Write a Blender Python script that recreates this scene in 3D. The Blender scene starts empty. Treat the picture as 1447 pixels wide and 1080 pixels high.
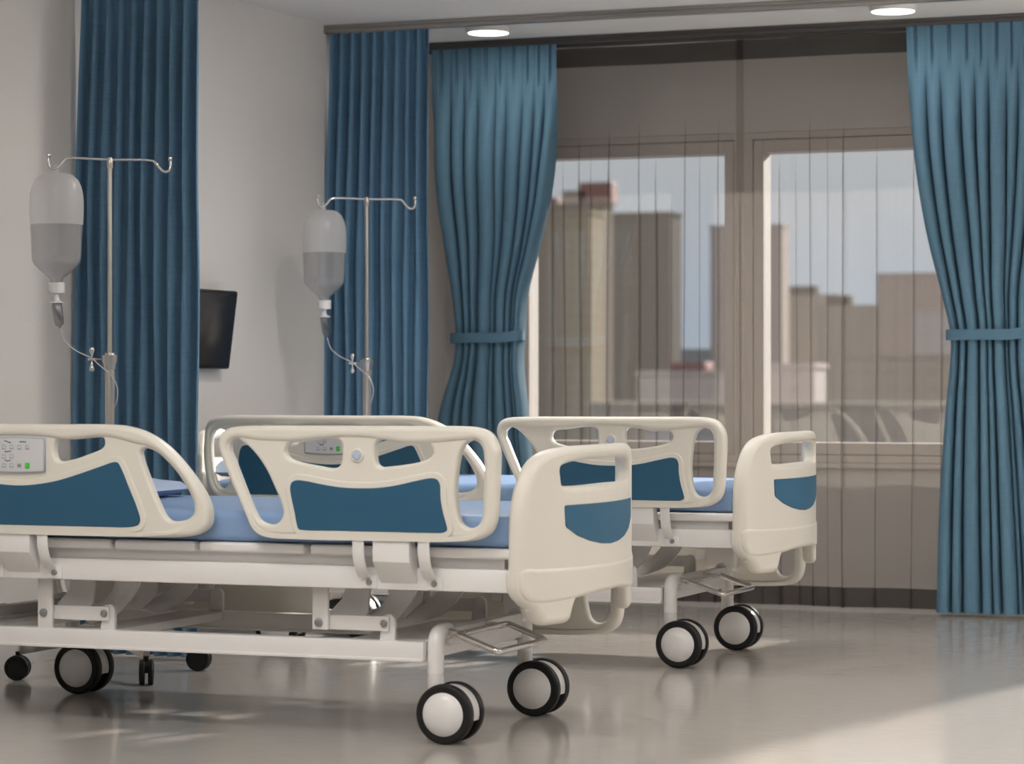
import bpy, bmesh, math, random
from mathutils import Vector, Matrix
random.seed(7)
S = bpy.context.scene
COL = S.collection
PI = math.pi

# ------------------------------------------------------------------ helpers
def link(o, parent=None):
    COL.objects.link(o)
    if parent is not None:
        o.parent = parent
    return o

def shade(me, angle=35):
    me.shade_smooth()
    me.set_sharp_from_angle(angle=math.radians(angle))

def obj(name, bm, mat, parent=None, angle=35, smooth=True):
    me = bpy.data.meshes.new(name)
    bm.to_mesh(me); bm.free()
    for m in (mat if isinstance(mat, (list, tuple)) else [mat]):
        me.materials.append(m)
    if smooth: shade(me, angle)
    return link(bpy.data.objects.new(name, me), parent)

def tag(o, label=None, cat=None, group=None, kind=None):
    if label: o['label'] = label
    if cat: o['category'] = cat
    if group: o['group'] = group
    if kind: o['kind'] = kind
    return o

def thing(name, label, cat, loc=(0, 0, 0), rz=0, group=None):
    o = bpy.data.objects.new(name, None)
    o.empty_display_size = .1
    o.location = loc; o.rotation_euler = (0, 0, rz)
    link(o)
    return tag(o, label, cat, group)

def dup(o, loc=None, rz=None, label=None, group=None, parent=None):
    c = o.copy(); link(c)
    if parent is not None: c.parent = parent
    for ch in list(o.children):
        dup(ch, parent=c)
    if loc is not None: c.location = loc
    if rz is not None: c.rotation_euler = (0, 0, rz)
    if label: c['label'] = label
    if group: c['group'] = group
    return c

def box(bm, x0, x1, y0, y1, z0, z1, bev=0.0, seg=2, mi=0):
    vs = [bm.verts.new((x, y, z)) for x in (x0, x1) for y in (y0, y1) for z in (z0, z1)]
    idx = [(0, 1, 3, 2), (4, 6, 7, 5), (0, 4, 5, 1), (2, 3, 7, 6), (0, 2, 6, 4), (1, 5, 7, 3)]
    fs = [bm.faces.new([vs[i] for i in f]) for f in idx]
    for f in fs: f.material_index = mi
    if bev > 0:
        es = list({e for f in fs for e in f.edges})
        r = bmesh.ops.bevel(bm, geom=es, offset=bev, segments=seg, profile=.5, affect='EDGES')
        for f in r['faces']: f.material_index = mi
    return vs

def prism(bm, pts, a0, a1, axis='x', bev=0.0, mi=0):
    """polygon pts extruded along an axis: x -> pts are (y,z); y -> pts are (x,z); z -> pts are (x,y)"""
    def mk(p, a):
        return {'x': (a, p[0], p[1]), 'y': (p[0], a, p[1]), 'z': (p[0], p[1], a)}[axis]
    A = [bm.verts.new(mk(p, a0)) for p in pts]; B = [bm.verts.new(mk(p, a1)) for p in pts]
    n = len(pts); fs = [bm.faces.new(A), bm.faces.new(B[::-1])]
    for i in range(n):
        fs.append(bm.faces.new((A[i], B[i], B[(i + 1) % n], A[(i + 1) % n])))
    bmesh.ops.recalc_face_normals(bm, faces=fs)
    for f in fs: f.material_index = mi
    if bev > 0:
        r = bmesh.ops.bevel(bm, geom=list({e for f in fs for e in f.edges}), offset=bev, segments=2, profile=.5, affect='EDGES')
        for f in r['faces']: f.material_index = mi

def cr(P, closed=False, n=6):
    """centripetal Catmull-Rom through the points (any dimension)"""
    P = [Vector(p) for p in P]; N = len(P); out = []
    rng = range(N) if closed else range(N - 1)
    for i in rng:
        if closed:
            a, b, c, d = P[(i - 1) % N], P[i], P[(i + 1) % N], P[(i + 2) % N]
        else:
            b, c = P[i], P[i + 1]
            a = P[i - 1] if i > 0 else b + (b - c)
            d = P[i + 2] if i + 2 < N else c + (c - b)
        t0 = 0; t1 = t0 + max((b - a).length, 1e-6) ** .5
        t2 = t1 + max((c - b).length, 1e-6) ** .5; t3 = t2 + max((d - c).length, 1e-6) ** .5
        for k in range(n):
            t = t1 + (t2 - t1) * k / n
            A1 = a * ((t1 - t) / (t1 - t0)) + b * ((t - t0) / (t1 - t0))
            A2 = b * ((t2 - t) / (t2 - t1)) + c * ((t - t1) / (t2 - t1))
            A3 = c * ((t3 - t) / (t3 - t2)) + d * ((t - t2) / (t3 - t2))
            B1 = A1 * ((t2 - t) / (t2 - t0)) + A2 * ((t - t0) / (t2 - t0))
            B2 = A2 * ((t3 - t) / (t3 - t1)) + A3 * ((t - t1) / (t3 - t1))
            out.append(B1 * ((t2 - t) / (t2 - t1)) + B2 * ((t - t1) / (t2 - t1)))
    if not closed: out.append(P[-1])
    return out

def tube(bm, P, r, seg=12, closed=False, caps=True, mi=0):
    """swept circle; r a number or a list of one radius per point"""
    P = [Vector(p) for p in P]; N = len(P)
    R = r if isinstance(r, (list, tuple)) else [r] * N
    rings = []; up = None
    for i in range(N):
        if closed: t = (P[(i + 1) % N] - P[(i - 1) % N])
        else: t = P[min(i + 1, N - 1)] - P[max(i - 1, 0)]
        t.normalize()
        if up is None:
            up = Vector((0, 0, 1)) if abs(t.z) < .9 else Vector((1, 0, 0))
        u = (up - t * up.dot(t)).normalized(); v = t.cross(u); up = u
        rings.append([bm.verts.new(P[i] + (u * math.cos(2 * PI * k / seg) + v * math.sin(2 * PI * k / seg)) * R[i]) for k in range(seg)])
    fs = []
    for i in range(N if closed else N - 1):
        a, b = rings[i], rings[(i + 1) % N]
        for k in range(seg):
            fs.append(bm.faces.new((a[k], a[(k + 1) % seg], b[(k + 1) % seg], b[k])))
    if caps and not closed:
        fs.append(bm.faces.new(rings[0][::-1])); fs.append(bm.faces.new(rings[-1]))
    for f in fs: f.material_index = mi

def lathe(bm, prof, c=(0, 0, 0), axis='z', seg=32, mi=0, tilt=None):
    """profile [(radius, height)...] spun about an axis through c"""
    c = Vector(c); rings = []
    for r, h in prof:
        ring = []
        for k in range(seg):
            a = 2 * PI * k / seg; x, y = r * math.cos(a), r * math.sin(a)
            p = {'z': Vector((x, y, h)), 'y': Vector((x, h, -y)), 'x': Vector((h, x, y))}[axis]
            if tilt is not None: p = tilt @ p
            ring.append(bm.verts.new(c + p))
        rings.append(ring)
    fs = []
    for a, b in zip(rings, rings[1:]):
        for k in range(seg):
            fs.append(bm.faces.new((a[k], a[(k + 1) % seg], b[(k + 1) % seg], b[k])))
    fs.append(bm.faces.new(rings[0][::-1])); fs.append(bm.faces.new(rings[-1]))
    for f in fs: f.material_index = mi

def area2(P): return sum(P[i][0] * P[(i + 1) % len(P)][1] - P[(i + 1) % len(P)][0] * P[i][1] for i in range(len(P)))

def plate(bm, outer, holes, half, bev, mapf, grow=0.0, cuts=None, bend=None, mi=0, res=3):
    """a rounded plate with holes: outline in (u,v), thickness +-half along w, all edges rounded; mapf(u,v,w)->xyz"""
    cu = bpy.data.curves.new('tmp', 'CURVE'); cu.dimensions = '2D'; cu.fill_mode = 'BOTH'
    cu.extrude = max(half - bev, 0.0001); cu.bevel_depth = bev; cu.bevel_resolution = res
    cu.offset = -bev + grow
    for k, P in enumerate([outer] + list(holes)):
        ccw = area2(P) > 0
        if (k == 0) != ccw: P = P[::-1]
        sp = cu.splines.new('POLY'); sp.points.add(len(P) - 1)
        for q, p in zip(sp.points, P): q.co = (p[0], p[1], 0, 1)
        sp.use_cyclic_u = True
    o = bpy.data.objects.new('tmp', cu); COL.objects.link(o)
    dg = bpy.context.evaluated_depsgraph_get()
    me = bpy.data.meshes.new_from_object(o.evaluated_get(dg))
    b2 = bmesh.new(); b2.from_mesh(me)
    bpy.data.objects.remove(o); bpy.data.curves.remove(cu); bpy.data.meshes.remove(me)
    bmesh.ops.remove_doubles(b2, verts=b2.verts, dist=1e-5)
    if cuts:
        for c in cuts:
            bmesh.ops.bisect_plane(b2, geom=b2.verts[:] + b2.edges[:] + b2.faces[:], plane_co=(c, 0, 0), plane_no=(1, 0, 0))
    b2.normal_update()
    cap = {f: abs(f.normal.z) > .9995 for f in b2.faces}
    for e in b2.edges:
        e.smooth = not (len(e.link_faces) == 2 and cap[e.link_faces[0]] != cap[e.link_faces[1]])
    lay = {}
    for v in b2.verts:
        u, w_, t = v.co
        if bend: t = t + bend(u, w_)
        lay[v] = bm.verts.new(mapf(u, w_, t))
    flip = None
    for f in b2.faces:
        try: nf = bm.faces.new([lay[v] for v in f.verts])
        except ValueError: continue
        nf.smooth = True; nf.material_index = mi
    for e in b2.edges:
        if not e.smooth:
            ne = bm.edges.get((lay[e.verts[0]], lay[e.verts[1]]))
            if ne: ne.smooth = False
    b2.free()

def plate_obj(name, bm, mat, parent):
    """keeps the sharp marks that plate() made"""
    me = bpy.data.meshes.new(name); bm.to_mesh(me); bm.free()
    for m in (mat if isinstance(mat, (list, tuple)) else [mat]): me.materials.append(m)
    return link(bpy.data.objects.new(name, me), parent)

# ------------------------------------------------------------------ materials
def mat(name, col, rough=.5, metal=0.0, spec=.5, coat=0.0, noise=None, bump=None, var=0.0, vscale=(3, 3, 3), trans=0.0):
    m = bpy.data.materials.new(name); m.use_nodes = True
    nt = m.node_tree; b = nt.nodes['Principled BSDF']
    b.inputs['Base Color'].default_value = (*col, 1); b.inputs['Roughness'].default_value = rough
    b.inputs['Metallic'].default_value = metal; b.inputs['Specular IOR Level'].default_value = spec
    b.inputs['Coat Weight'].default_value = coat
    tc = None
    def noise_node(scale, vs, det=3):
        nonlocal tc
        if tc is None: tc = nt.nodes.new('ShaderNodeTexCoord')
        mp = nt.nodes.new('ShaderNodeMapping'); mp.inputs['Scale'].default_value = vs
        nz = nt.nodes.new('ShaderNodeTexNoise'); nz.inputs['Scale'].default_value = scale; nz.inputs['Detail'].default_value = det
        nt.links.new(tc.outputs['Object'], mp.inputs[0]); nt.links.new(mp.outputs[0], nz.inputs['Vector'])
        return nz
    if var > 0:
        nz = noise_node(1.0, vscale)
        mx = nt.nodes.new('ShaderNodeMix'); mx.data_type = 'RGBA'
        mx.inputs[6].default_value = (*[c * (1 - var) for c in col], 1); mx.inputs[7].default_value = (*[min(1, c * (1 + var)) for c in col], 1)
        nt.links.new(nz.outputs['Fac'], mx.inputs[0]); nt.links.new(mx.outputs[2], b.inputs['Base Color'])
    if bump:
        st, scale, vs = bump
        nz = noise_node(scale, vs)
        bp = nt.nodes.new('ShaderNodeBump'); bp.inputs['Strength'].default_value = st; bp.inputs['Distance'].default_value = .002
        nt.links.new(nz.outputs['Fac'], bp.inputs['Height']); nt.links.new(bp.outputs[0], b.inputs['Normal'])
    return m

def emis(name, col, st):
    m = bpy.data.materials.new(name); m.use_nodes = True; nt = m.node_tree
    nt.nodes.remove(nt.nodes['Principled BSDF'])
    e = nt.nodes.new('ShaderNodeEmission'); e.inputs[0].default_value = (*col, 1); e.inputs[1].default_value = st
    nt.links.new(e.outputs[0], nt.nodes['Material Output'].inputs[0]); return m

def sheer_mat(name, col, through, tint=(.86, .84, .82)):
    """see-through cloth: threads that scatter and pass light, with clear gaps between"""
    m = bpy.data.materials.new(name); m.use_nodes = True; nt = m.node_tree
    nt.nodes.remove(nt.nodes['Principled BSDF'])
    d = nt.nodes.new('ShaderNodeBsdfDiffuse'); d.inputs[0].default_value = (*col, 1)
    t = nt.nodes.new('ShaderNodeBsdfTranslucent'); t.inputs[0].default_value = (*col, 1)
    a = nt.nodes.new('ShaderNodeMixShader'); a.inputs[0].default_value = .5
    nt.links.new(d.outputs[0], a.inputs[1]); nt.links.new(t.outputs[0], a.inputs[2])
    p = nt.nodes.new('ShaderNodeBsdfTransparent'); p.inputs[0].default_value = tint + (1,)
    x = nt.nodes.new('ShaderNodeMixShader'); x.inputs[0].default_value = through
    nt.links.new(a.outputs[0], x.inputs[1]); nt.links.new(p.outputs[0], x.inputs[2])
    nt.links.new(x.outputs[0], nt.nodes['Material Output'].inputs[0]); return m

def glass_mat(name, refl=.06, tint=(.97, .98, .98), rough=.0, body=0.0, bodycol=(.6, .6, .6), edge=.6):
    """thin clear sheet: light passes straight through, fresnel reflection on top, optional milky body"""
    m = bpy.data.materials.new(name); m.use_nodes = True; nt = m.node_tree
    nt.nodes.remove(nt.nodes['Principled BSDF'])
    p = nt.nodes.new('ShaderNodeBsdfTransparent'); p.inputs[0].default_value = (*tint, 1)
    cur = p.outputs[0]
    if body > 0:
        d = nt.nodes.new('ShaderNodeBsdfDiffuse'); d.inputs[0].default_value = (*bodycol, 1)
        t = nt.nodes.new('ShaderNodeBsdfTranslucent'); t.inputs[0].default_value = (*bodycol, 1)
        a = nt.nodes.new('ShaderNodeMixShader'); a.inputs[0].default_value = .5
        nt.links.new(d.outputs[0], a.inputs[1]); nt.links.new(t.outputs[0], a.inputs[2])
        y = nt.nodes.new('ShaderNodeMixShader'); y.inputs[0].default_value = body
        nt.links.new(cur, y.inputs[1]); nt.links.new(a.outputs[0], y.inputs[2]); cur = y.outputs[0]
    g = nt.nodes.new('ShaderNodeBsdfGlossy'); g.inputs['Roughness'].default_value = rough
    lw = nt.nodes.new('ShaderNodeLayerWeight'); lw.inputs[0].default_value = .5
    pw = nt.nodes.new('ShaderNodeMath'); pw.operation = 'POWER'; pw.inputs[1].default_value = 4
    nt.links.new(lw.outputs['Facing'], pw.inputs[0])
    mu = nt.nodes.new('ShaderNodeMath'); mu.operation = 'MULTIPLY_ADD'; mu.inputs[1].default_value = edge; mu.inputs[2].default_value = refl; mu.use_clamp = True
    nt.links.new(pw.outputs[0], mu.inputs[0])
    x = nt.nodes.new('ShaderNodeMixShader'); nt.links.new(mu.outputs[0], x.inputs[0])
    nt.links.new(cur, x.inputs[1]); nt.links.new(g.outputs[0], x.inputs[2])
    nt.links.new(x.outputs[0], nt.nodes['Material Output'].inputs[0]); return m

M = {}
M['cream'] = mat('cream_plastic', (.72, .69, .62), .36, bump=(.04, 300, (1, 1, 1)))
M['white'] = mat('white_enamel', (.79, .775, .765), .3)
M['inset'] = mat('navy_laminate', (.024, .088, .155), .5, spec=.18, bump=(.05, 500, (1, 1, 1)))
M['mattress'] = mat('blue_vinyl', (.215, .335, .55), .42, var=.06, vscale=(4, 4, 4))
M['pillow'] = mat('pillow_cotton', (.30, .38, .54), .6, var=.06, vscale=(6, 6, 6))
M['chrome'] = mat('chrome', (.72, .69, .66), .12, metal=1)
M['steel'] = mat('brushed_steel', (.50, .48, .455), .28, metal=1)
M['bolt'] = mat('bolt_steel', (.27, .27, .275), .4, metal=.6)
M['rubber'] = mat('black_rubber', (.009, .009, .009), .5, spec=.25)
M['hub'] = mat('grey_hub', (.74, .73, .72), .2)
M['fender'] = mat('wheel_fender', (.66, .645, .63), .35)
M['blackplastic'] = mat('black_plastic', (.008, .008, .009), .4, spec=.3)
M['panelgrey'] = mat('panel_grey', (.60, .61, .635), .4)
M['panelrim'] = mat('panel_rim', (.36, .42, .48), .4)
M['button'] = mat('button_grey', (.40, .44, .48), .4)
M['arrow'] = mat('arrow_pale', (.66, .70, .76), .4)
M['ink'] = mat('ink_dark', (.02, .018, .03), .6)
M['inkbrown'] = mat('ink_brown', (.20, .11, .08), .6)
M['green'] = mat('button_green', (.03, .55, .02), .4)
M['greenring'] = mat('ring_pale_green', (.25, .8, .2), .4)
M['dial'] = mat('dial_blue_grey', (.46, .55, .66), .35)
M['dialblue'] = mat('dial_tick_blue', (.12, .22, .5), .4)
M['dialred'] = mat('dial_tick_red', (.6, .12, .12), .4)
M['curtain'] = mat('blue_curtain_weave', (.105, .205, .310), .8, spec=.2, var=.22, vscale=(6, 6, 260), bump=(.35, 1, (30, 30, 420)))
M['drape'] = mat('slate_blue_drape', (.088, .172, .242), .85, spec=.2, var=.10, vscale=(8, 8, 200), bump=(.25, 1, (60, 60, 420)))
M['sheer'] = sheer_mat('taupe_sheer', (.30, .268, .242), .87, (.80, .782, .765))
M['sheerband'] = sheer_mat('taupe_sheer_double', (.075, .070, .066), .20)
M['wall'] = mat('grey_plaster', (.64, .62, .60), .85, spec=.2, var=.03, vscale=(2, 2, 2), bump=(.22, 90, (1, 1, 1)))
M['wallright'] = mat('low_bounce_plaster', (.20, .20, .20), .85, spec=.2, var=.03, vscale=(2, 2, 2))  # unseen wall made dark to cut light bounced onto the footboards
M['ceiling'] = mat('ceiling_paint', (.80, .785, .765), .85, spec=.2, var=.02, vscale=(2, 2, 2))
M['winframe'] = mat('window_frame_paint', (.60, .555, .52), .5)
M['glass'] = glass_mat('window_glass', .10)
M['track'] = mat('track_aluminium', (.42, .40, .38), .3, metal=1)
M['trackshade'] = mat('track_shade_dark', (.06, .056, .052), .5)  # dark colour paints in the shaded gap above the curtains
M['bottle'] = glass_mat('bottle_frosted', .03, (.95, .95, .95), .3, .50, (.86, .85, .84), .10)
M['bottleclear'] = glass_mat('bottle_clear', .06, (.93, .93, .94), .12, .06, (.6, .6, .6), .5)
M['liquid'] = glass_mat('saline', .02, (.90, .90, .91), .10, .34, (.78, .77, .76), .25)
M['chamber'] = glass_mat('drip_chamber', .08, (.62, .62, .64), .05, .12, (.4, .4, .4), .4)
M['cap'] = mat('white_cap', (.72, .71, .70), .4)
M['tubing'] = mat('clear_tubing', (.52, .51, .50), .25)
M['screen'] = mat('dark_screen', (.012, .011, .011), .22, spec=.5)
M['lamp'] = emis('lamp_diffuser', (1, .93, .84), 5.0)
M['lampbody'] = mat('lamp_body', (.62, .60, .57), .5)

# floor: satin poured floor with fine streaks along the ward
def floor_mat():
    m = bpy.data.materials.new('satin_floor'); m.use_nodes = True; nt = m.node_tree; b = nt.nodes['Principled BSDF']
    tc = nt.nodes.new('ShaderNodeTexCoord'); mp = nt.nodes.new('ShaderNodeMapping'); mp.inputs['Scale'].default_value = (9, 170, 1)
    nz = nt.nodes.new('ShaderNodeTexNoise'); nz.inputs['Scale'].default_value = 1; nz.inputs['Detail'].default_value = 5
    nt.links.new(tc.outputs['Object'], mp.inputs[0]); nt.links.new(mp.outputs[0], nz.inputs['Vector'])
    mx = nt.nodes.new('ShaderNodeMix'); mx.data_type = 'RGBA'
    mx.inputs[6].default_value = (.375, .348, .322, 1); mx.inputs[7].default_value = (.495, .462, .430, 1)
    nt.links.new(nz.outputs['Fac'], mx.inputs[0]); nt.links.new(mx.outputs[2], b.inputs['Base Color'])
    mr = nt.nodes.new('ShaderNodeMapRange'); mr.inputs['To Min'].default_value = .10; mr.inputs['To Max'].default_value = .20
    nt.links.new(nz.outputs['Fac'], mr.inputs['Value']); nt.links.new(mr.outputs[0], b.inputs['Roughness'])
    bp = nt.nodes.new('ShaderNodeBump'); bp.inputs['Strength'].default_value = .06; bp.inputs['Distance'].default_value = .001
    nt.links.new(nz.outputs['Fac'], bp.inputs['Height']); nt.links.new(bp.outputs[0], b.inputs['Normal'])
    b.inputs['Specular IOR Level'].default_value = .75
    return m
M['floor'] = floor_mat()

def facade(name, wall, dark, sx, sz, soft=1.2, dist=.5):
    """building face: rows of windows as a repeating tone, hazy"""
    m = bpy.data.materials.new(name); m.use_nodes = True; nt = m.node_tree; b = nt.nodes['Principled BSDF']
    tc = nt.nodes.new('ShaderNodeTexCoord'); sp = nt.nodes.new('ShaderNodeSeparateXYZ')
    nt.links.new(tc.outputs['Object'], sp.inputs[0])
    def wave(sock, per):
        a = nt.nodes.new('ShaderNodeMath'); a.operation = 'MULTIPLY'; a.inputs[1].default_value = 2 * PI / per
        s = nt.nodes.new('ShaderNodeMath'); s.operation = 'SINE'
        nt.links.new(sock, a.inputs[0]); nt.links.new(a.outputs[0], s.inputs[0])
        r = nt.nodes.new('ShaderNodeMapRange'); r.inputs['From Min'].default_value = -soft; r.inputs['From Max'].default_value = soft
        nt.links.new(s.outputs[0], r.inputs['Value']); return r.outputs[0]
    xy = nt.nodes.new('ShaderNodeMath'); xy.operation = 'ADD'
    nt.links.new(sp.outputs['X'], xy.inputs[0]); nt.links.new(sp.outputs['Y'], xy.inputs[1])
    w1 = wave(xy.outputs[0], sx); w2 = wave(sp.outputs['Z'], sz)
    mu = nt.nodes.new('ShaderNodeMath'); mu.operation = 'MULTIPLY'
    nt.links.new(w1, mu.inputs[0]); nt.links.new(w2, mu.inputs[1])
    mx = nt.nodes.new('ShaderNodeMix'); mx.data_type = 'RGBA'
    mx.inputs[6].default_value = (*wall, 1); mx.inputs[7].default_value = (*dark, 1)
    nt.links.new(mu.outputs[0], mx.inputs[0]); nt.links.new(mx.outputs[2], b.inputs['Base Color'])
    b.inputs['Roughness'].default_value = .9; b.inputs['Specular IOR Level'].default_value = .1
    return m
# ------------------------------------------------------------------ camera
TH = math.radians(21.7)
cam = bpy.data.cameras.new('camera'); co = link(bpy.data.objects.new('camera', cam))
co.location = (0, 0, 1.05); co.rotation_euler = (PI / 2, 0, TH)
cam.sensor_width = 36; cam.lens = 36 * 3813 / 1447; cam.clip_end = 6000
cam.dof.use_dof = True; cam.dof.focus_distance = 9.2; cam.dof.aperture_fstop = 3.9
S.camera = co

# ------------------------------------------------------------------ the room
XL, XR, YN, YF, HC = -5.39, 4.2, -3.0, 12.63, 2.69
def structure(name, bm, m, parent=None, smooth=False):
    o = obj(name, bm, m, parent, smooth=smooth)
    if parent is None: o['kind'] = 'structure'
    return o
b = bmesh.new(); box(b, XL - .2, XR + .2, YN - .2, YF + .25, -.12, 0); structure('floor', b, M['floor'])
b = bmesh.new(); box(b, XL - .2, XR + .2, YN - .2, YF + .25, HC, HC + .15); structure('ceiling', b, M['ceiling'])
b = bmesh.new(); box(b, XL - .2, XL, YN - .2, YF + .25, 0, HC); structure('wall_left', b, M['wall'])
b = bmesh.new(); box(b, XR, XR + .2, YN - .2, YF + .25, 0, HC); structure('wall_right', b, M['wallright'])
b = bmesh.new(); box(b, XL, XR, YN - .2, YN, 0, HC); structure('wall_near', b, M['wall'])
# window wall with two openings (the double window behind the beds, a taller one further along)
O1 = (-5.06, -2.42, .66, 2.265); O2 = (-1.25, 2.0, .12, 2.30)
b = bmesh.new()
y0, y1 = YF, YF + .25
box(b, XL, O1[0], y0, y1, 0, HC); box(b, O1[1], O2[0], y0, y1, 0, HC); box(b, O2[1], XR, y0, y1, 0, HC)
for o_ in (O1, O2):
    box(b, o_[0], o_[1], y0, y1, 0, o_[2]); box(b, o_[0], o_[1], y0, y1, o_[3], HC)
structure('wall_far', b, M['wall'])

PANE_YAW = 2.2          # panes turned in their sashes to shift the reflected bed rails sideways
def ring(b, x0, x1, z0, z1, l, r, t, bt, ya, yb, bev=.003):
    box(b, x0, x0 + l, ya, yb, z0, z1, bev); box(b, x1 - r, x1, ya, yb, z0, z1, bev)
    box(b, x0 + l, x1 - r, ya, yb, z1 - t, z1, bev); box(b, x0 + l, x1 - r, ya, yb, z0, z0 + bt, bev)
def window(name, x0, x1, z0, z1, l, r, t, bt):
    """an opening sash (with a hairline joint to the fixed frame) round one pane"""
    b = bmesh.new(); ring(b, x0, x1, z0, z1, l, r, t, bt, YF + .015, YF + .15, .004)
    w = structure(name, b, M['winframe'])
    b = bmesh.new(); box(b, x0 + l - .005, x1 - r + .005, YF + .080, YF + .086, z0 + bt - .005, z1 - t + .005)
    bmesh.ops.rotate(b, verts=b.verts, cent=((x0 + x1) / 2, YF + .083, 0), matrix=Matrix.Rotation(math.radians(PANE_YAW), 3, 'Z'))
    obj('pane', b, M['glass'], w, smooth=False)
    return w
window('window_1', -5.00, -3.866, .700, 2.228, .06, .048, .062, .057)
window('window_2', -3.766, -2.48, .700, 2.228, .049, .07, .062, .057)
window('window_3', -1.20, 0.36, .17, 2.25, .05, .05, .06, .06)
window('window_4', 0.39, 1.95, .17, 2.25, .05, .05, .06, .06)
b = bmesh.new(); ring(b, -5.06, -2.42, .66, 2.265, .057, .057, .0345, .037, YF + .005, YF + .17); box(b, -3.863, -3.769, YF + .005, YF + .17, .697, 2.231, .003)
structure('trim_1', b, M['winframe'])
b = bmesh.new(); ring(b, -1.25, 2.0, .12, 2.30, .047, .047, .047, .047, YF + .005, YF + .17); box(b, .362, .388, YF + .005, YF + .17, .16, 2.26, .003)
structure('trim_2', b, M['winframe'])
b = bmesh.new(); box(b, -5.1, -2.38, YF - .03, YF + .02, .635, .66, .005); structure('trim_3', b, M['winframe'])

# ------------------------------------------------------------------ ceiling lights: a window pair, and added fill lamps
def ceiling_light(x, y, label, visible=True, power=14):
    t = thing('ceiling_light', label, 'ceiling light', (x, y, HC))
    b = bmesh.new(); lathe(b, [(.1, 0), (.104, -.004), (.104, -.024), (.100, -.028), (.094, -.028)], seg=40); obj('housing', b, M['lampbody'], t)
    b = bmesh.new(); lathe(b, [(.094, -.0275), (.093, -.0300), (.080, -.0315), (.03, -.0325), (.001, -.0325)], seg=40); obj('diffuser', b, M['lamp'], t)
    l = bpy.data.lights.new('ceiling_light_glow', 'AREA'); l.shape = 'DISK'; l.size = .18; l.energy = power; l.color = (1, .95, .89)
    lo = link(bpy.data.objects.new('ceiling_light_glow', l), t); lo.location = (0, 0, -.036)
    return t
LP = 12
ceiling_light(-4.71, 11.54, 'round flush ceiling light above the left window curtain', power=LP * .3)
ceiling_light(-2.80, 11.52, 'round flush ceiling light beside the top of the right window curtain', power=LP * .3)
ceiling_light(-3.9, 9.35, 'added unseen fill light over the farther bed', power=19)  # lamp added out of view to brighten the far wall and curtain
ceiling_light(-3.0, 8.9, 'added unseen fill light between the two beds', power=10)  # another added lamp, brightening the far privacy curtain
k = 0
for y in (8.0, 4.6, 1.2):  # unseen lamps added in rows to fill the ward with light
    for x in (-4.4, -2.2, 0.0, 2.2):
        k += 1
        if (x < -4 and y > 3) or y > 7: continue
        nm = ['far', 'middle', 'near'][(8.0, 4.6, 1.2).index(y)] + ' row of the ward, ' + ['at the bed wall', 'over the bed ends', 'over the aisle', 'by the right wall'][(-4.4, -2.2, 0.0, 2.2).index(x)]
        ceiling_light(x, y, 'added unseen fill light, ' + nm, power=LP * (.8 if y < 8 else .3))

def fill_panel(x, y, label, power):  # unseen panels added to brighten the beds and bays
    t = thing('added_ceiling_fill', label, 'ceiling light', (x, y, HC))
    b = bmesh.new(); box(b, -.64, .64, -.34, .34, -.03, 0, .004); obj('housing', b, M['lampbody'], t)
    b = bmesh.new(); box(b, -.60, .60, -.30, .30, -.034, -.028, .001); obj('diffuser', b, M['lamp'], t)
    l = bpy.data.lights.new('ceiling_fill_glow', 'AREA'); l.shape = 'RECTANGLE'; l.size = 1.18; l.size_y = .58; l.energy = power; l.color = (1, .98, .955)
    lo = link(bpy.data.objects.new('ceiling_fill_glow', l), t); lo.location = (0, 0, -.038)
    return t
for x, y, nm, pw in ((-3.5, 5.3, 'before the nearest bed', 24), (-2.6, 1.4, 'on the entrance side', 40), (.4, 2.0, 'above the camera side aisle', 13), (3.3, 8.6, 'near the right wall', 22), (3.3, 10.9, 'in the far right corner', 42)):
    fill_panel(x, y, 'added unseen wide fill panel ' + nm, pw)

def fill_pendant(x, y, label, up, down):  # hanging lamps added out of view to light the ceiling and its bounce
    t = thing('added_pendant_fill', label, 'fill light', (x, y, 0))
    b = bmesh.new(); box(b, -.60, .60, -.05, .05, 2.13, 2.17, .006); obj('lamp_bar', b, M['lampbody'], t)
    for s_, z_ in ((1, 2.172), (-1, 2.128)):
        b = bmesh.new(); box(b, -.58, .58, -.04, .04, z_ - .003, z_ + .003, .001); obj('diffuser', b, M['lamp'], t)
        l = bpy.data.lights.new('pendant_fill_glow', 'AREA'); l.shape = 'RECTANGLE'; l.size = 1.15; l.size_y = .08; l.energy = up if s_ > 0 else down; l.color = (1, .98, .955)
        lo = link(bpy.data.objects.new('pendant_fill_glow', l), t); lo.location = (0, 0, z_ + s_ * .005); lo.rotation_euler = (PI if s_ > 0 else 0, 0, 0)
    for s_ in (-.5, .5):
        b = bmesh.new(); tube(b, [(s_, 0, 2.17), (s_, 0, HC)], .002, 6); obj('cable', b, M['steel'], t)
for x, y, nm, up in ((2.0, 10.6, 'by the window', 190), (2.0, 7.4, 'over the aisle', 40), (-1.2, 2.6, 'on the entrance side', 225)):
    fill_pendant(x, y, 'added unseen hanging fill lamp ' + nm, up, 3)
for x, y, nm in ((-.6, 9.7, 'between the window and the farther bed'), (-.6, 7.0, 'level with the nearest bed')):
    fill_pendant(x, y, 'added unseen hanging fill lamp ' + nm, 100 if y > 9 else 45, 1)

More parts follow.
